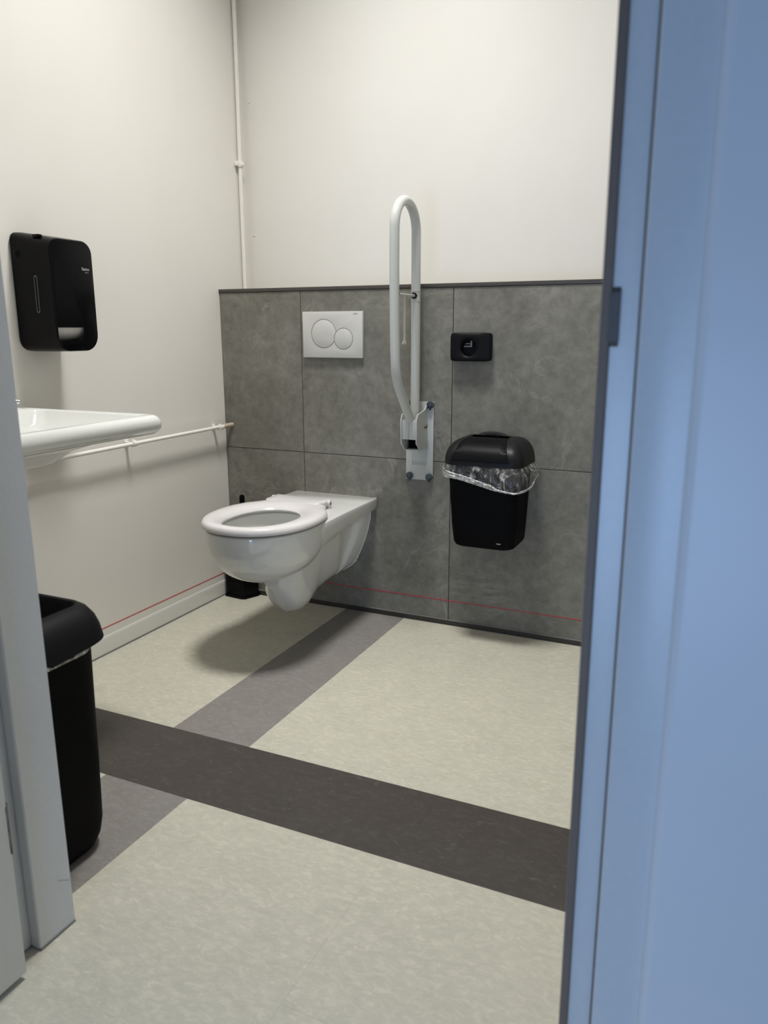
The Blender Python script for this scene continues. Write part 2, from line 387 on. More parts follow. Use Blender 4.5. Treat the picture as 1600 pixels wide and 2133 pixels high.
# door leaf, swung open 90 degrees into the corridor
leaf = thing('door_leaf', 'grey door leaf standing open at the far left, beside the left jamb', 'door', (0.833, -1.845, 0.011))
obj('leaf_panel', BX(0.833, 0.8735, -2.74, -1.832, 0.011, 2.10, bev=0.0015), M['frame'], leaf)
for z in (0.285, 1.80):
    b = nb(); box(b, 0.8600, 0.8722, -1.832, -1.8285, z-0.048, z+0.048, bev=0.001); box(b, 0.8705, 0.8741, -1.8345, -1.8315, z-0.044, z+0.042, bev=0.0008)
    h = obj('hinge', b, M['steel'], leaf, label='worn metal hinge plate')
b = nb(); cyl(b, (0.8735, -2.67, 1.05), (0.925, -2.67, 1.05), 0.010); cyl(b, (0.918, -2.675, 1.05), (0.918, -2.56, 1.05), 0.010)
obj('door_handle', b, M['chrome'], leaf)

# ------------------------------------------------------------------ ceiling lamp (out of frame)
lamp = thing('ceiling_lamp', 'round flat white ceiling lamp above the toilet', 'lamp', (LX, LY, CEIL-0.0005))
b = nb(); disc_bev(b, (LX, LY, CEIL-0.0005), (0, 0, -1), 0.20, 0.022, 0.004); obj('housing', b, M['powder'], lamp)
b = nb(); disc_bev(b, (LX, LY, CEIL-0.0225), (0, 0, -1), 0.19, 0.008, 0.004); obj('diffuser', b, M['lamp'], lamp)

# ------------------------------------------------------------------ toilet
TX = 0.50
toilet = thing('wall_hung_toilet', 'white long wall-hung toilet with open seat and no lid', 'toilet', (TX, -0.35, 0.10))
bt = nb()
K = 56
def bowl_ring(z, sc_, yc, a, bb_):
    return [(x, y, z) for x, y in superring(TX, yc, a*sc_, bb_*sc_, 2.15, K)]
rings = []
N = 16
for i in range(N+1):
    t = i/N; ang = t*PI/2                       # 0 bottom -> 1 rim
    z = 0.268 + (0.432-0.268)*(1-math.cos(ang))
    s = max(0.02, math.sin(ang))**0.80
    yc = lerp(-0.485, -0.478, t)
    rings.append(bowl_ring(z, s, yc, 0.180, 0.226))
rings += [bowl_ring(0.446, 1.0, -0.478, 0.181, 0.2265), bowl_ring(0.453, 0.995, -0.478, 0.181, 0.2265), bowl_ring(0.456, 0.975, -0.478, 0.181, 0.2265)]
# over the rim and down inside
rings += [[(x, y, 0.456) for x, y in superring(TX, -0.495, 0.135, 0.170, 2.1, K)],
          [(x, y, 0.450) for x, y in superring(TX, -0.495, 0.128, 0.163, 2.1, K)],
          [(x, y, 0.430) for x, y in superring(TX, -0.495, 0.126, 0.162, 2.1, K)],
          [(x, y, 0.380) for x, y in superring(TX, -0.49, 0.115, 0.145, 2.1, K)],
          [(x, y, 0.330) for x, y in superring(TX, -0.47, 0.085, 0.105, 2.1, K)],
          [(x, y, 0.300) for x, y in superring(TX, -0.44, 0.045, 0.05, 2.1, K)],
          [(x, y, 0.295) for x, y in superring(TX, -0.43, 0.02, 0.022, 2.1, K)]]
loft(bt, rings)
# rear slab flowing forward into the bowl; the bowl opening is cut out of it
sr = []
for y, hw, hb, z0, z1 in ((-0.0006, 0.1720, 0.1700, 0.412, 0.4570), (-0.004, 0.1735, 0.1710, 0.411, 0.4585), (-0.10, 0.1745, 0.1715, 0.407, 0.4590), (-0.18, 0.1755, 0.171, 0.402, 0.4590), (-0.23, 0.1765, 0.168, 0.395, 0.4590),
                          (-0.27, 0.1775, 0.162, 0.384, 0.4590), (-0.31, 0.178, 0.156, 0.372, 0.4585), (-0.35, 0.1785, 0.154, 0.366, 0.458), (-0.40, 0.179, 0.158, 0.366, 0.457), (-0.45, 0.1775, 0.163, 0.370, 0.4555), (-0.49, 0.172, 0.160, 0.38, 0.453)):
    h = []
    for k in range(4):
        a_ = PI/2*k/3; h.append((hw-0.005+0.005*math.cos(a_), z1-0.005+0.005*math.sin(a_)))
    low = [(lerp(hb-0.012, hb, 0.0), z0), (hb-0.003, z0+0.003), (lerp(hb, hw, 0.45), z0+0.014), (lerp(hb, hw, 0.85), lerp(z0, z1, 0.5)), (hw, lerp(z0, z1, 0.72))]
    half = low+h
    sr.append([(TX+x, y, z) for x, z in half]+[(TX-x, y, z) for x, z in half[::-1]])
slab_bm = loft(nb(), sr)
slab = obj('slab_tmp', slab_bm, M['ceramic'])
cutb = loft(nb(), [[(x, y, z) for x, y in superring(TX, -0.495, 0.134, 0.169, 2.1, K)] for z in (0.30, 0.50)])
boolean_cut(slab, [cutb])
bt.from_mesh(slab.data); bpy.data.objects.remove(slab)
# pedestal with trap nose and fluted sides
def ped_ring(y, zt, zb, wt_, wb_, ny=14):
    pts = []
    side = []
    for k in range(ny+1):
        t = k/ny; z = lerp(zt, zb, t)
        w_ = lerp(wt_, wb_, lerp(t**1.05, t**1.7, max(0.0, min(1.0, 1+y/0.10))))
        # round the foot
        q = max(0.0, (t-0.80)/0.20); w_ *= math.sqrt(max(0.0, 1-q*q))*0.92+0.08*(1-q)
        # triangular flute between two ridges meeting near the foot
        yl = lerp(-0.195, -0.085, min(1, t*1.02)); yr = lerp(-0.045, -0.085, min(1, t*1.02)**1.4)
        if yl < y < yr and t > 0.03 and t < 0.93:
            c = (y-yl)/(yr-yl); d = min(c, 1-c)*2
            w_ -= 0.020*min(1, (t-0.03)*8)*min(1, d*2.2)*(1-0.60*t)
        side.append((w_, z))
    for w_, z in side: pts.append((TX+w_, y, z))
    for w_, z in side[::-1]: pts.append((TX-w_, y, z))
    return pts
ys = [-0.001-0.47*i/70 for i in range(71)]
WT = [(-0.471, 0.035), (-0.455, 0.062), (-0.43, 0.075), (-0.40, 0.084), (-0.34, 0.092), (-0.25, 0.110), (-0.12, 0.132), (-0.02, 0.146), (0, 0.146)]
WB = [(-0.471, 0.016), (-0.455, 0.032), (-0.43, 0.044), (-0.40, 0.052), (-0.34, 0.058), (-0.30, 0.055), (-0.24, 0.040), (-0.12, 0.046), (0, 0.052)]
ZB = [(-0.471, 0.235), (-0.455, 0.190), (-0.43, 0.150), (-0.40, 0.118), (-0.37, 0.102), (-0.34, 0.097), (-0.31, 0.098), (-0.28, 0.106), (-0.24, 0.122), (-0.18, 0.138), (-0.10, 0.146), (0, 0.152)]
loft(bt, [ped_ring(y, 0.41 if y > -0.30 else lerp(0.41, 0.31, min(1, (-0.30-y)/0.10)), sinterp(ZB, y), sinterp(WT, y), sinterp(WB, y)) for y in ys])
obj('bowl', bt, M['ceramic'], toilet, smooth=38)
# silicone bead along the wall
bsx = nb(); pr = ped_ring(-0.001, 0.41, sinterp(ZB, 0), sinterp(WT, 0), sinterp(WB, 0), 60)[:61]
pts = [(p_[0]+0.001*noise.noise(Vector((k_*0.5, 3, 0))), -0.0010, p_[2]) for k_, p_ in enumerate(pr)]
tube(bsx, pts, [0.0022+0.004*abs(noise.noise(Vector((i*1.7, 0, 5)))) for i in range(61)], 6)
pts = [(2*TX-x, y, z) for x, y, z in pts]; tube(bsx, pts, 0.003, 6)
obj('silicone_bead', bsx, M['silicone'], toilet)
# seat ring
bs_ = nb(); K2 = 72
def seat_outer(i):
    a = 2*PI*i/K2; c, s = math.cos(a), math.sin(a)
    x = TX-0.004+0.190*sgnpow(c, 2/2.15); y = -0.482+0.225*sgnpow(s, 2/2.15)
    if s > 0.55:                                 # rear: widen towards the pivots
        f = (s-0.55)/0.45; y += 0.004*f; x = lerp(x, TX-0.004+math.copysign(min(abs(x-TX+0.004)*1.25, 0.125), c), min(1, f*1.3)*0.75)
    return Vector((x, y))
def seat_inner(i):
    a = 2*PI*i/K2; return Vector((TX-0.004+0.112*sgnpow(math.cos(a), 2/2.1), -0.506+0.150*sgnpow(math.sin(a), 2/2.1)))
prof = [(0.02, 0.4630), (0.0, 0.4665), (0.0, 0.4705), (0.02, 0.4765), (0.08, 0.4820), (0.18, 0.4855), (0.45, 0.4870), (0.68, 0.4850), (0.85, 0.4800), (0.95, 0.4740), (1.0, 0.4680), (0.98, 0.4635), (0.5, 0.4628)]
rings = []
for t, z in prof:
    r = []
    for i in range(K2):
        p = seat_outer(i).lerp(seat_inner(i), t); r.append((p.x, p.y, z))
    rings.append(r)
rings.append(rings[0]); 
vs = [[bs_.verts.new(p) for p in r] for r in rings[:-1]]
for i in range(len(vs)):
    for j in range(K2):
        bs_.faces.new((vs[i][j], vs[i][(j+1) % K2], vs[(i+1) % len(vs)][(j+1) % K2], vs[(i+1) % len(vs)][j]))
seat = obj('seat', bs_, M['seat'], toilet, smooth=50)
b = nb()
hp = []
for x, hh, y0, y1 in ((0.372, 0.008, -0.275, -0.222), (0.378, 0.0110, -0.300, -0.212), (0.40, 0.0100, -0.312, -0.208), (0.44, 0.0090, -0.318, -0.212), (0.48, 0.0090, -0.32, -0.213), (0.53, 0.0090, -0.318, -0.212), (0.572, 0.0100, -0.312, -0.208), (0.592, 0.0110, -0.300, -0.212), (0.598, 0.008, -0.275, -0.22)):
    hp.append([(x, y, z) for y, z in rrect(y0, y1, 0.4775-hh, 0.4775+hh*1.02, (0.004, 0.007, 0.007, 0.004), 3)])
loft(b, hp)
obj('seat_bridge', b, M['seat'], seat, smooth=50)
for sx in (-1, 1):
    b = nb(); x0 = 0.485+sx*0.1125
    disc_bev(b, (x0, -0.236, 0.4765), (sx, 0, 0), 0.0125, 0.006, 0.002, 20)
    box(b, x0-0.004, x0+sx*0.005, -0.245, -0.227, 0.4580, 0.472, bev=0.001)
    hg = obj('hinge', b, M['seat'], toilet)
    b = nb(); disc_bev(b, (x0+sx*0.0060, -0.236, 0.4765), (sx, 0, 0), 0.005, 0.001, 0.0003, 12); obj('hinge_cap', b, M['steel'], hg)
text('embossed_text', 'GEBERIT', 0.0105, (0.405, -0.045, 0.4576), M['line_grey'], toilet, Matrix.Identity(3), 0.0001)

# ------------------------------------------------------------------ flush plate
fp = thing('flush_plate', 'white flush plate with a large and a small round button above the toilet', 'flush plate', (0.501, 0, 1.053))
base = obj('plate', BX(0.378, 0.6245, -0.0135, -0.0002, 0.9705, 1.1355, bev=0.0015), M['plate_white'], fp)
def cylb(x, z, r, y0, y1, n=64):
    b = nb(); cyl(b, (x, y0, z), (x, y1, z), r, n); return b
BC = ((0.4660, 1.0565, 0.0505), (0.5470, 1.0385, 0.0372))
boolean_cut(base, [cylb(x, z, r+0.0016, -0.02, -0.0095) for x, z, r in BC])
for i, (x, z, r) in enumerate(BC):
    b = nb(); disc_bev(b, (x, -0.0094, z), (0, -1, 0), r-0.0004, 0.0050, 0.0016, 64)
    o = obj('button', b, M['plate_white'], fp, label=('large round button', 'small round button')[i])
    if i == 0: boolean_cut(o, [cylb(BC[1][0], BC[1][1], BC[1][2]+0.0010, -0.02, -0.005)])
text('printed_text', 'GEBERIT', 0.0054, (0.5880, -0.0137, 1.1245), M['print_grey'], fp, ROT_BACK, 0.0001)

# ------------------------------------------------------------------ fold-up support rail
gr = thing('support_rail', 'white fold-up support rail standing upright beside the toilet', 'support rail', (0.845, 0, 0.68))
b = BX(0.7925, 0.8975, -0.006, -0.0002, 0.541, 0.823, bev=0.0015)
obj('wall_plate', b, M['powder'], gr)
side = [(-0.002, 0.657), (-0.075, 0.660), (-0.106, 0.686), (-0.108, 0.766), (-0.097, 0.786), (-0.058, 0.792), (-0.030, 0.796), (-0.014, 0.812), (-0.002, 0.812)]
for x0, x1 in ((0.8135, 0.8185), (0.8705, 0.8755)):
    b = nb(); loft(b, [[(x, y, z) for y, z in side] for x in (x0, x1)])
    bmesh.ops.bevel(b, geom=b.edges[:], offset=0.0008, segments=1, affect='EDGES')
    obj('side_cheek', b, M['powder'], gr, smooth=25)
b = nb(); box(b, 0.8187, 0.8440, -0.103, -0.02, 0.699, 0.766, bev=0.001); box(b, 0.8450, 0.8703, -0.103, -0.02, 0.699, 0.766, bev=0.001)
obj('pivot_block', b, M['powder'], gr)
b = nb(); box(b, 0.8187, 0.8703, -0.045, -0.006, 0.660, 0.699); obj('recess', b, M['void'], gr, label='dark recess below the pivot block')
obj('bottom_lip', BX(0.8187, 0.8703, -0.077, -0.006, 0.656, 0.661, bev=0.001), M['powder'], gr)
b = nb(); cyl(b, (0.8757, -0.030, 0.738), (0.8815, -0.030, 0.738), 0.0075, 6); obj('bolt', b, M['steel'], gr)
Rt = 0.0160
path = [(0.845, -0.050, z) for z in (0.765, 0.90, 1.05, 1.20, 1.30, 1.375)]
yc, zc, ra = -0.139, 1.384, 0.089
arc = [(0.845, yc+ra*math.cos(a), zc+ra*math.sin(a)) for a in [PI*k/24 for k in range(25)]]
down = smooth_path([(0.845, -0.229, 1.34), (0.845, -0.2295, 1.22), (0.845, -0.225, 1.05), (0.845, -0.2175, 0.945), (0.845, -0.200, 0.895), (0.845, -0.160, 0.845), (0.845, -0.093, 0.768)], 8)
b = nb(); tube(b, path+arc+down, Rt, 20)
rail = obj('rail_tube', b, M['powder'], gr, smooth=60)
for z in (1.164, 1.197):
    b = nb(); cyl(b, (0.845, -0.050, z), (0.845, -0.050, z+0.0025), 0.0172, 24); obj('collar', b, M['powder'], gr)
for ya, yb in ((-0.0605, -0.0685), (-0.2120, -0.2085)):
    b = nb(); cyl(b, (0.845, ya, 1.182), (0.845, yb, 1.182), 0.0105, 20); obj('grommet', b, M['matt_black'], gr, label='black grommet')
b = nb(); cyl(b, (0.845, -0.0685, 1.182), (0.845, -0.2085, 1.182), 0.0048, 14)
cb = obj('roll_holder_bar', b, M['powder'], gr)
b = nb(); cyl(b, (0.845, -0.146, 1.178), (0.845, -0.146, 1.030), 0.0035, 12); cyl(b, (0.842, -0.141, 1.0305), (0.848, -0.176, 1.024), 0.004, 12); cyl(b, (0.845, -0.146, 1.023), (0.845, -0.146, 1.037), 0.0058, 12)
obj('roll_holder_rod', b, M['powder'], gr)
for x, z in ((0.812, 0.812), (0.886, 0.812), (0.808, 0.554), (0.884, 0.553)):
    b = nb(); disc_bev(b, (x, -0.006, z), (0, -1, 0), 0.0135, 0.007, 0.002, 24); disc_bev(b, (x, -0.013, z), (0, -1, 0), 0.009, 0.007, 0.002, 8)
    box(b, x-0.003, x+0.003, -0.0125, -0.007, z-0.0185, z-0.010, bev=0.001)
    obj('screw_cap', b, M['slate'], gr, label='dark slate round screw cap')
text('embossed_text', 'Linido', 0.0225, (0.845, -0.0064, 0.596), M['emboss'], gr, ROT_BACK, 0.0007, 'CENTER')

# ------------------------------------------------------------------ sanitary bag dispenser
bd = thing('bag_dispenser', 'small flat black sanitary bag dispenser with a round hole', 'dispenser', (1.035, 0, 1.013))
b = nb(); K3 = 64; hx, hz = 1.0295, 1.0100
def ringrect(cx, cz, hw, hh, y, n=9):
    out = []
    for i in range(K3):
        a = 2*PI*i/K3; c, s = math.cos(a), math.sin(a)
        k = 1/((abs(c)/hw)**n+(abs(s)/hh)**n)**(1/n); out.append((cx+k*c, y, cz+k*s))
    return out
rings = [ringrect(1.0345, 1.013, 0.0695, 0.0470, -0.0003, 14), ringrect(1.0345, 1.013, 0.0695, 0.0470, -0.029, 14), ringrect(1.0345, 1.013, 0.0685, 0.0460, -0.0315, 12),
         ringrect(1.034, 1.0125, 0.060, 0.041, -0.0345, 7), ringrect(hx+0.002, hz+0.001, 0.042, 0.037, -0.0352, 3), ringrect(hx, hz, 0.034, 0.031, -0.0340, 2),
         ringrect(hx, hz, 0.0275, 0.0275, -0.0300, 2), ringrect(hx, hz, 0.0270, 0.0270, -0.0285, 2), ringrect(hx, hz, 0.0270, 0.0270, -0.0100, 2)]
loft(b, rings)
obj('case', b, M['deep_black'], bd, smooth=40)
b = nb()
for poly in ([(1.0095, 1.0130), (1.0395, 1.0130), (1.0395, 1.0175), (1.0125, 1.0175)], [(1.0340, 1.0175), (1.0395, 1.0175), (1.0395, 1.0330), (1.0340, 1.0350)], [(1.0150, 1.0225), (1.0340, 1.0225), (1.0340, 1.0255), (1.0180, 1.0255)]):
    loft(b, [[(x, y, z) for x, z in poly] for y in (-0.0220, -0.0210)])
obj('bag_pack', b, M['print_grey'], bd, smooth=0, label='pale printed edge of the bag pack in the hole')

# ------------------------------------------------------------------ wall waste bin
wbn = thing('wall_waste_bin', 'black waste bin with swing lid and clear liner fixed to the tiled wall', 'bin', (1.125, 0, 0.33))
BY = -0.001
def dring(x0, x1, y0, z, rf, seg=8):
    """D-shaped section: flat back at the wall, rounded front corners"""
    return [(x, y, z) for x, y in rrect(x0, x1, y0, BY, (rf, 0.004, 0.004, rf), seg)]
rings = [dring(1.040, 1.222, -0.146, 0.352, 0.030), dring(1.030, 1.234, -0.154, 0.356, 0.036), dring(1.025, 1.239, -0.158, 0.366, 0.036), dring(1.018, 1.243, -0.160, 0.42, 0.036), dring(1.006, 1.252, -0.165, 0.60, 0.036), dring(1.005, 1.253, -0.166, 0.648, 0.036)]
obj('body', loft(nb(), rings), M['body_black'], wbn, smooth=40)
def lid_ring(t):
    # t 0 at the lower edge .. 1 at the crown
    z = 0.634+0.082*math.sin(t*PI/2)
    q = 1-math.cos(t*PI/2)
    return (0.993+0.052*q**1.15, 1.265-0.060*q**1.15, -0.179+0.105*q**1.2, z)
rings = []
rings.append(dring(0.998, 1.260, -0.174, 0.634, 0.042))
for i in range(13):
    x0, x1, y0, z = lid_ring(i/12)
    rings.append(dring(x0, x1, y0, z+0.001 if i else 0.636, lerp(0.045, 0.020, i/12)))
lid = obj('lid', loft(nb(), rings), M['matt_black'], wbn, smooth=50)
# swing flap: slightly proud patch on the front of the lid
b = nb(); rows = []
for i in range(11):
    t = lerp(0.17, 0.995, i/10); x0, x1, y0, z = lid_ring(t)
    t2 = t+0.01; _, _, y0b, zb = lid_ring(min(1, t2)); n_ = Vector((0, -(zb-z), (y0b-y0))) if t2 <= 1 else Vector((0, 0, 1))
    n_ = Vector((0, -math.cos(t*PI/2*0.95), math.sin(t*PI/2*0.95)))
    xa, xb = lerp(1.026, 1.058, t), lerp(1.226, 1.186, t)
    rows.append([(lerp(xa, xb, k/8), y0+n_.y*0.0022, z+0.001+n_.z*0.0022) for k in range(9)])
rows.append([(lerp(1.058, 1.186, k/8), -0.030, rows[-1][0][2]) for k in range(9)])
loft(b, rows, False, False, closed=False)
r_ = bmesh.ops.solidify(b, geom=b.faces[:], thickness=0.002)
obj('swing_flap', b, M['matt_black'], lid, smooth=50)
b = nb()
box(b, 1.0245, 1.2275, -0.1800, -0.1765, 0.6515, 0.6535)
for sd in (0, 1):
    pts = []
    for i in range(17):
        t = lerp(0.17, 0.995, i/16); x0, x1, y0, z = lid_ring(t)
        pts.append((lerp(1.0250, 1.0570, t) if sd == 0 else lerp(1.2270, 1.1870, t), y0-math.cos(t*PI/2*0.95)*0.0006, z+0.001+math.sin(t*PI/2*0.95)*0.0006))
    tube(b, pts, 0.0015, 6)
obj('flap_gap', b, M['void'], lid, smooth=0)
b = nb(); hr = []
for k in range(17):
    a = PI*k/16; hr.append((1.118-0.052*math.cos(a), 0.7150+0.0155*math.sin(a)))
loft(b, [[(x, y, z) for x, z in hr] for y in (-0.012, -0.002)])
obj('carry_lip', b, M['lip_grey'], wbn, label='dark grey arched lip behind the lid')
b = nb(); loft(b, [[(1.118-0.036*math.cos(PI*k/16), y, 0.7155+0.0075*math.sin(PI*k/16)) for k in range(17)] for y in (-0.045, -0.0125)])
obj('finger_recess', b, M['void'], lid)
text('printed_text', 'wepa', 0.0075, (1.184, -0.1600, 0.3755), M['label'], wbn, ROT_BACK, 0.0002)
# liner: film skirt round the body
def outline(u, off):
    """u 0..1 runs from right-back, round the front, to left-back"""
    P = [(1.262+off, -0.006), (1.262+off, -0.10), (1.262+off, -0.135-off*0.4)]
    for k in range(1, 8):
        a = -k*PI/16; P.append((1.222+(0.040+off)*math.cos(a), -0.135+(0.040+off)*math.sin(a)))
    P += [(1.222, -0.175-off), (1.12, -0.176-off), (1.036, -0.175-off)]
    for k in range(1, 8):
        a = -PI/2-k*PI/16; P.append((1.036+(0.040+off)*math.cos(a), -0.135+(0.040+off)*math.sin(a)))
    P += [(0.996-off, -0.135), (0.996-off, -0.10), (0.996-off, -0.006)]
    L = [0]
    for a, c in zip(P, P[1:]): L.append(L[-1]+math.hypot(c[0]-a[0], c[1]-a[1]))
    s = u*L[-1]
    for i in range(len(P)-1):
        if s <= L[i+1] or i == len(P)-2:
            t = (s-L[i])/(L[i+1]-L[i]); return lerp(P[i][0], P[i+1][0], t), lerp(P[i][1], P[i+1][1], t)
ZLOW = [(0, 0.600), (0.14, 0.585), (0.30, 0.556), (0.42, 0.562), (0.50, 0.573), (0.58, 0.584), (0.66, 0.592), (0.72, 0.590), (0.78, 0.606), (0.86, 0.598), (1.0, 0.605)]
OFFM = [(0, 0.020), (0.2, 0.030), (0.32, 0.022), (0.45, 0.008), (0.6, 0.004), (0.78, 0.008), (0.9, 0.010), (1, 0.008)]
b = nb(); NU, NV = 150, 22; g = []
for j in range(NV+1):
    v = j/NV; row = []
    for i in range(NU+1):
        u = i/NU; zl = interp(ZLOW, u)+0.004*noise.noise(Vector((u*22, 1, 0)))
        z = lerp(0.640, zl, v)
        bul = interp(OFFM, u)*math.sin(min(1, v*1.15)*PI*0.62)
        w1 = noise.noise(Vector((u*26+v*3.2, v*2.0, 3)))*0.0045+noise.noise(Vector((u*60-v*6, v*5, 8)))*0.0024+noise.noise(Vector((u*120, v*14, 18)))*0.0010
        x, y = outline(u, 0.000+bul+w1*min(1, v*4)*(0.6+0.6*(u < 0.5)))
        row.append(b.verts.new((x, min(y, -0.004), z)))
    g.append(row)
for j in range(NV):
    for i in range(NU): b.faces.new((g[j][i], g[j][i+1], g[j+1][i+1], g[j+1][i]))
liner = obj('liner', b, M['film'], wbn, smooth=180, label='clear crumpled plastic liner hanging out under the lid')
# gathered diagonal hem strands
b = nb()
for k in range(11):
    pts = []
    o1 = k/10
    for i in range(41):
        s = i/40; u = lerp(0.02+0.01*k, 0.99, s)
        zl = interp(ZLOW, u)
        top = interp([(0, 0.612), (0.2, 0.592), (0.32, 0.566), (0.45, 0.582), (0.55, 0.597), (0.68, 0.615), (0.78, 0.628), (0.9, 0.632), (1, 0.628)], u)
        z = lerp(zl, top, o1*(0.9 if u > 0.42 else 0.35)+0.08*noise.noise(Vector((s*5, k*3.1, 0))))
        x, y = outline(u, interp(OFFM, u)*0.95+0.0022+0.0016*noise.noise(Vector((s*14, k*2.3, 4)))); pts.append((x, min(y, -0.005), z))
    tube(b, pts, [0.0008+0.0024*abs(noise.noise(Vector((i*0.37, k*5.0, 2)))) for i in range(41)], 5)
obj('liner_hem', b, M['film_thick'], liner, smooth=180)

# ------------------------------------------------------------------ toilet roll dispenser on the left wall
dp = thing('roll_dispenser', 'glossy black double toilet roll dispenser mounted high on the left wall', 'dispenser', (0, -0.882, 1.17))
Y0, Y1 = -0.958, -0.806
def dsec(x, ztop, zbot, y0=Y0, y1=Y1, r=(0.045, 0.034, 0.034, 0.045), seg=7):
    # r: (y1z0, y1z1, y0z1, y0z0)
    return [(x, y, z) for y, z in rrect(y0, y1, zbot, ztop, r, seg)]
rs = [dsec(0.0008, 1.334, 1.018, Y0+0.006, Y1-0.006, (0.03, 0.02, 0.02, 0.03)), dsec(0.006, 1.337, 1.014, Y0, Y1, (0.034, 0.024, 0.024, 0.034)), dsec(0.020, 1.337, 1.0125, Y0, Y1, (0.038, 0.030, 0.030, 0.038)), dsec(0.10, 1.325, 1.0125), dsec(0.148, 1.3165, 1.0135)]
b = nb(); loft(b, rs); body = obj('housing', b, M['gloss_black'], dp, smooth=40)
cut = nb(); box(cut, 0.030, 0.20, Y0+0.0085, Y1-0.012, 1.040, 1.084); 
boolean_cut(body, [cut])
# front panel with rounded corners; lower edge forms the paper opening
b = nb(); loft(b, [dsec(0.1482, 1.3162, 1.0136), dsec(0.1515, 1.3145, 1.0150, Y0+0.001, Y1-0.001), dsec(0.1530, 1.3120, 1.0175, Y0+0.004, Y1-0.004)])
fr = obj('front_cover', b, M['gloss_black'], dp, smooth=25)
cut = nb(); loft(cut, [[(x, y, z) for y, z in rrect(Y0+0.004, -0.857, 1.0440, 1.0790, (0.030, 0.0005, 0.0005, 0.004), 8)] for x in (0.12, 0.17)])
boolean_cut(fr, [cut])
b = nb(); cyl(b, (0.090, Y0+0.014, 1.0935), (0.090, Y1-0.016, 1.0935), 0.0530, 48)
obj('toilet_roll', b, M['paper'], dp, label='white paper roll seen through the opening', smooth=40)
# slit window on the near side, round lock, latch on top, printed label
b = nb()
def slit(w_, l_, y, x0=0.091, tilt=0.0):
    return [(x0+w_*math.cos(a)*0.5, y, 1.1685+(l_ if math.sin(a) > 0 else -l_)*0.5+w_*0.5*math.sin(a)) for a in [2*PI*k/28+0.001 for k in range(28)]]
loft(b, [slit(0.0125, 0.088, Y0-0.0012), slit(0.0125, 0.088, Y0+0.001)]); sw = obj('slit_window_rim', b, M['window'], dp, label='narrow level window slit')
b = nb(); loft(b, [slit(0.0075, 0.086, Y0-0.0016), slit(0.0075, 0.086, Y0+0.001)]); obj('slit_window', b, M['gloss_black'], sw)
b = nb(); disc_bev(b, (0.028, Y0+0.001, 1.278), (0, -1, 0), 0.0120, 0.0022, 0.001, 28); lk = obj('lock', b, M['gloss_black'], dp)
b = nb(); disc_bev(b, (0.028, Y0-0.0010, 1.278), (0, -1, 0), 0.0075, 0.0018, 0.001, 28); obj('lock_core', b, M['body_black'], lk)
b = BX(0.083, 0.106, -0.950, -0.935, 1.318, 1.3268, bev=0.002); obj('latch', b, M['gloss_black'], dp)
text('printed_text', 'Satino', 0.0115, (0.1532, -0.8500, 1.2365), M['label'], dp, ROT_LEFT, 0.0001)
text('printed_text', 'black', 0.0065, (0.1532, -0.8380, 1.2290), M['print_grey'], dp, ROT_LEFT, 0.0001)

# ------------------------------------------------------------------ wash basin on the left wall
sn = thing('wash_basin', 'white wall-mounted wash basin with a thick rounded front rim', 'basin', (0, -1.28, 0.78))
b = nb(); SY0, SY1, SX = -1.600, -0.983, 0.533
def sring(x1, y0, y1, z, rf=0.030, x0=0.0008, seg=6): return [(x, y, z) for x, y in rrect(x0, x1, y0, y1, (rf, rf, 0.003, 0.003), seg)]
zt = 0.8600
rings = [sring(0.300, SY0+0.20, SY1-0.22, 0.735, 0.08), sring(0.370, SY0+0.15, SY1-0.17, 0.755, 0.08), sring(0.425, SY0+0.10, SY1-0.12, 0.8115, 0.06), sring(SX-0.014, SY0+0.012, SY1-0.012, 0.8125, 0.028)]
for k in range(9):
    a = -PI/2+PI*k/8; q = 0.0238
    rings.append(sring(SX-0.0175+0.0175*math.cos(a), SY0+0.0175-0.0175*math.cos(a), SY1-0.0175+0.0175*math.cos(a), 0.8362+q*math.sin(a), 0.030))
def inner_ring(i0, x1, y0, y1, z, r): return [(x, y, z) for x, y in rrect(i0, x1, y0, y1, (r, r, r, r), 6)]
rings += [inner_ring(0.115, SX-0.034, SY0+0.034, SY1-0.030, 0.8595, 0.030), inner_ring(0.118, SX-0.038, SY0+0.038, SY1-0.034, 0.855, 0.030), inner_ring(0.128, SX-0.050, SY0+0.052, SY1-0.046, 0.822, 0.036),
          inner_ring(0.150, SX-0.125, SY0+0.13, SY1-0.15, 0.785, 0.05), inner_ring(0.20, SX-0.19, SY0+0.20, SY1-0.23, 0.765, 0.05)]
loft(b, rings)
obj('basin', b, M['ceramic'], sn, smooth=60)
b = nb(); disc_bev(b, (0.27, -1.29, 0.7655), (0, 0, 1), 0.030, 0.004, 0.002); obj('drain', b, M['chrome'], sn)
fc = thing('tap', 'chrome mixer tap on the wall side of the basin, half hidden by the door jamb', 'tap', (0.062, -1.235, 0.8608))
b = nb(); cyl(b, (0.062, -1.235, 0.8608), (0.062, -1.235, 0.895), 0.022); tube(b, smooth_path([(0.062, -1.235, 0.885), (0.10, -1.233, 0.897), (0.17, -1.230, 0.890)], 6), 0.011); obj('tap_body', b, M['chrome'], fc)
b = nb(); tube(b, smooth_path([(0.062, -1.235, 0.896), (0.10, -1.18, 0.903), (0.152, -1.108, 0.888)], 6), 0.006); obj('lever', b, M['chrome'], fc)

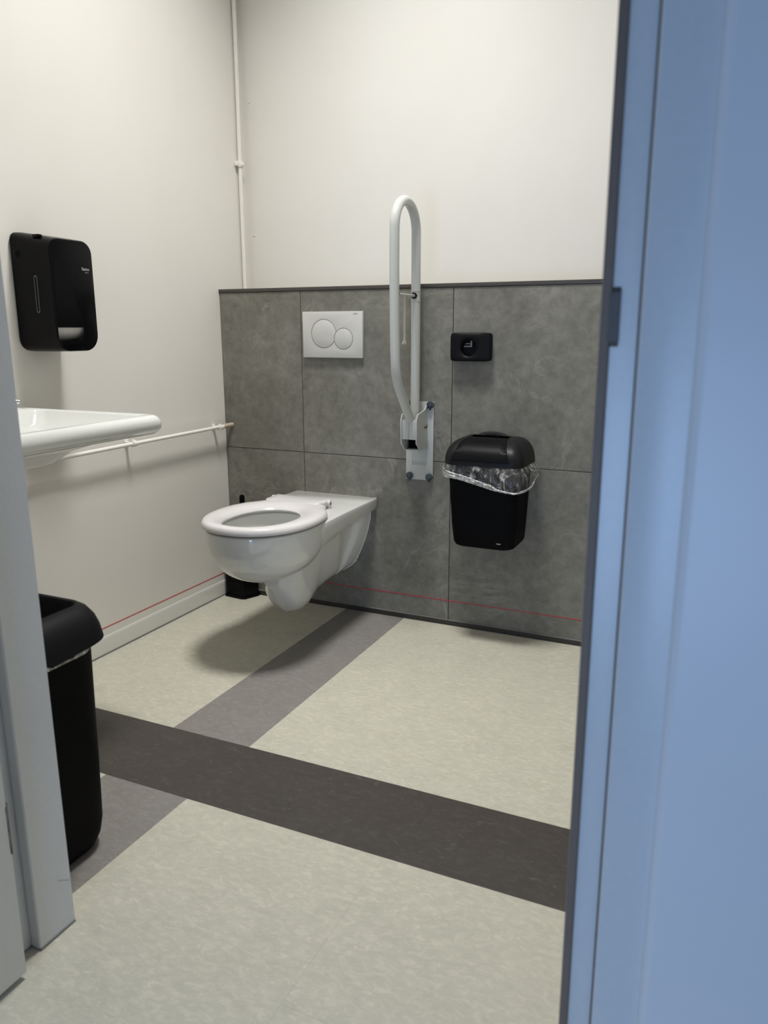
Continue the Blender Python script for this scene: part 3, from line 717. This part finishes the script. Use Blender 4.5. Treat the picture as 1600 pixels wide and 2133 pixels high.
# ------------------------------------------------------------------ pipes
PX, PZ = 0.034, 0.7005
lp = thing('wall_pipe', 'thin white pipe running level along the left wall under the basin', 'pipe', (PX, -0.8, PZ))
b = nb(); tube(b, smooth_path([(PX, FY0+0.002, PZ-0.006), (PX, -1.2, PZ-0.006), (PX, -0.8, PZ-0.0035), (PX, -0.4, PZ-0.001), (PX, -0.001, PZ+0.001)], 6), 0.0068, 14); obj('pipe', b, M['pipe'], lp)
for y in (-0.565, -0.080, -1.30):
    b = nb(); zz = PZ-0.0015; cyl(b, (PX, y-0.0085, zz), (PX, y+0.0085, zz), 0.0105, 18); box(b, 0.0005, PX-0.004, y-0.006, y+0.006, zz-0.004, zz+0.005, bev=0.0015); box(b, 0.0002, 0.004, y-0.010, y+0.010, zz-0.010, zz+0.012, bev=0.0015)
    box(b, PX-0.006, PX+0.004, y-0.005, y+0.005, zz+0.006, zz+0.0135, bev=0.0015)
    obj('pipe_clip', b, M['pipe'], lp)
b = nb(); cyl(b, (PX, -0.058, PZ+0.0008), (PX, -0.0004, PZ+0.001), 0.0088, 16); obj('end_sleeve', b, M['copper'], lp, label='beige sleeve where the pipe meets the tiles')
vp = thing('riser_pipe', 'white pipe rising up the back corner from the tiled ledge', 'pipe', (0.013, 0.150, LEDGE+0.0125))
b = nb(); tube(b, smooth_path([(0.012, 0.160, LEDGE+0.0125), (0.012, 0.160, 1.50), (0.012, 0.160, 1.75), (0.012, 0.162, 2.10), (0.012, 0.160, CEIL-0.0005)], 6), 0.0080, 14); obj('pipe', b, M['pipe'], vp)
for z in (1.700,):
    b = nb(); cyl(b, (0.012, 0.160, z-0.010), (0.012, 0.160, z+0.010), 0.0118, 18); box(b, 0.016, 0.029, 0.152, 0.168, z-0.008, z+0.006, bev=0.003); box(b, 0.0003, 0.016, 0.137, 0.156, z-0.008, z+0.009, bev=0.002)
    obj('pipe_clip', b, M['pipe'], vp)
b = nb()
for z in (1.93, 1.44):
    box(b, 0.038, 0.044, 0.1975, 0.1998, z-0.003, z+0.003, bev=0.001)
obj('wall_plug', b, M['pipe'], wb, label='small painted-over screw plugs')

# ------------------------------------------------------------------ toilet brush in a black holder
br = thing('toilet_brush', 'black toilet brush in a square holder on the floor in the back corner', 'toilet brush', (0.075, -0.045, 0))
def foot(g_, z): 
    return [(x, y, z) for x, y in ((0.018-g_, -0.0735-g_), (0.096+g_*0.4, -0.083-g_), (0.112+g_, -0.078-g_*0.6), (0.137+g_, -0.020), (0.137+g_, -0.010), (0.018-g_, -0.010))]
b = nb(); loft(b, [foot(0.003, 0.0), foot(0.003, 0.009), foot(0.001, 0.013), foot(0.0, 0.0135)]); obj('foot_plate', b, M['gloss_black'], br, smooth=20)
b = nb(); loft(b, [foot(-0.002, 0.0137), foot(-0.002, 0.068)]); obj('tray', b, M['gloss_black'], br, smooth=20)
b = nb(); loft(b, [foot(-0.004, 0.0682), foot(-0.004, 0.072)]); loft(b, [foot(-0.001, 0.0722), foot(-0.002, 0.185), foot(-0.006, 0.190)]); obj('holder', b, M['gloss_black'], br, smooth=20)
b = nb(); tube(b, [(0.098, -0.048, 0.19), (0.098, -0.048, 0.33)], 0.0055, 12); hd = obj('stem', b, M['gloss_black'], br)
b = nb(); tube(b, [(0.098, -0.048, 0.315), (0.098, -0.048, 0.32), (0.098, -0.048, 0.420), (0.098, -0.048, 0.427), (0.098, -0.048, 0.4295)], [0.007, 0.0105, 0.0108, 0.0085, 0.003], 18); obj('handle', b, M['gloss_black'], br)

# ------------------------------------------------------------------ floor bin by the doorway
fb = thing('floor_waste_bin', 'tall black floor bin with an open-topped lid beside the left door jamb', 'bin', (0.57, -1.59, 0))
FX0, FX1, FYa, FYb = 0.385, 0.748, -1.690, -1.470
def fr_(x0, x1, y0, y1, z, r): return [(x, y, z) for x, y in rrect(x0, x1, y0, y1, (r, r, r, r), 8)]
rings = [fr_(FX0+0.035, FX1-0.045, FYa+0.02, FYb-0.032, 0.0005, 0.05), fr_(FX0+0.022, FX1-0.022, FYa+0.010, FYb-0.016, 0.008, 0.06), fr_(FX0+0.012, FX1-0.012, FYa+0.004, FYb-0.008, 0.030, 0.065), fr_(FX0+0.006, FX1-0.008, FYa+0.002, FYb-0.004, 0.06, 0.065), fr_(FX0+0.004, FX1-0.005, FYa, FYb-0.002, 0.20, 0.065), fr_(FX0, FX1, FYa, FYb, 0.475, 0.065)]
obj('body', loft(nb(), rings), M['body_black'], fb, smooth=40)
# liner band
b = nb(); NN = 36
base_ring = fr_(FX0-0.002, FX1+0.002, FYa, FYb+0.002, 0, 0.065)
top = [(x, y, 0.470) for x, y, _ in base_ring]; low = [(x, y, 0.449-0.002*math.sin(i*0.9)) for i, (x, y, _) in enumerate(base_ring)]
loft(b, [low, top], False, False); obj('liner', b, M['film_thick'], fb, smooth=180, label='clear liner edge showing under the lid')
# lid: domed shell with lobed lower edge and a rectangular opening in the top
def lid_low(i, x, y):
    # centre lobe on the short ends
    t = min(1.0, abs((y-(-1.580))/0.065))
    return 0.448-0.0 if abs(x-0.566) < 0.10 else lerp(0.441, 0.468, t*t*(3-2*t))
prof = [(0.004, None), (0.0, 0.0), (0.001, 0.012), (0.006, 0.030), (0.016, 0.050), (0.032, 0.066), (0.050, 0.074), (0.058, 0.0745)]
b = nb(); rings = []
G = 0.022
for ins, dz in prof:
    iy = ins*0.55
    rr_ = fr_(FX0-G+ins, FX1+G-ins, FYa-0.004+iy, FYb+G*0.8-iy, 0, max(0.02, 0.070-ins*0.6))
    ring = []
    for i, (x, y, _) in enumerate(rr_):
        zl = lid_low(i, x, y)
        if dz is None: z = zl+0.002
        elif dz == 0.0: z = zl
        else: z = 0.462+dz if dz > 0.02 else lerp(zl, 0.475, 0.6)
        ring.append((x, y, z))
    rings.append(ring)
for ins, z in ((0.060, 0.5365), (0.064, 0.530), (0.070, 0.500), (0.085, 0.478)):
    iy = ins*0.80
    rings.append(fr_(FX0-G+ins, FX1+G-ins, FYa-0.004+iy*0.6, FYb+G*0.8-iy*0.78, z, 0.022))
loft(b, rings, False, True); fl = obj('lid', b, M['deep_black'], fb, smooth=50)
b = nb(); disc_bev(b, (FX1+G-0.0085, -1.575, 0.482), (1, 0, 0.28), 0.0220, 0.0035, 0.003, 28); obj('round_boss', b, M['deep_black'], fl)
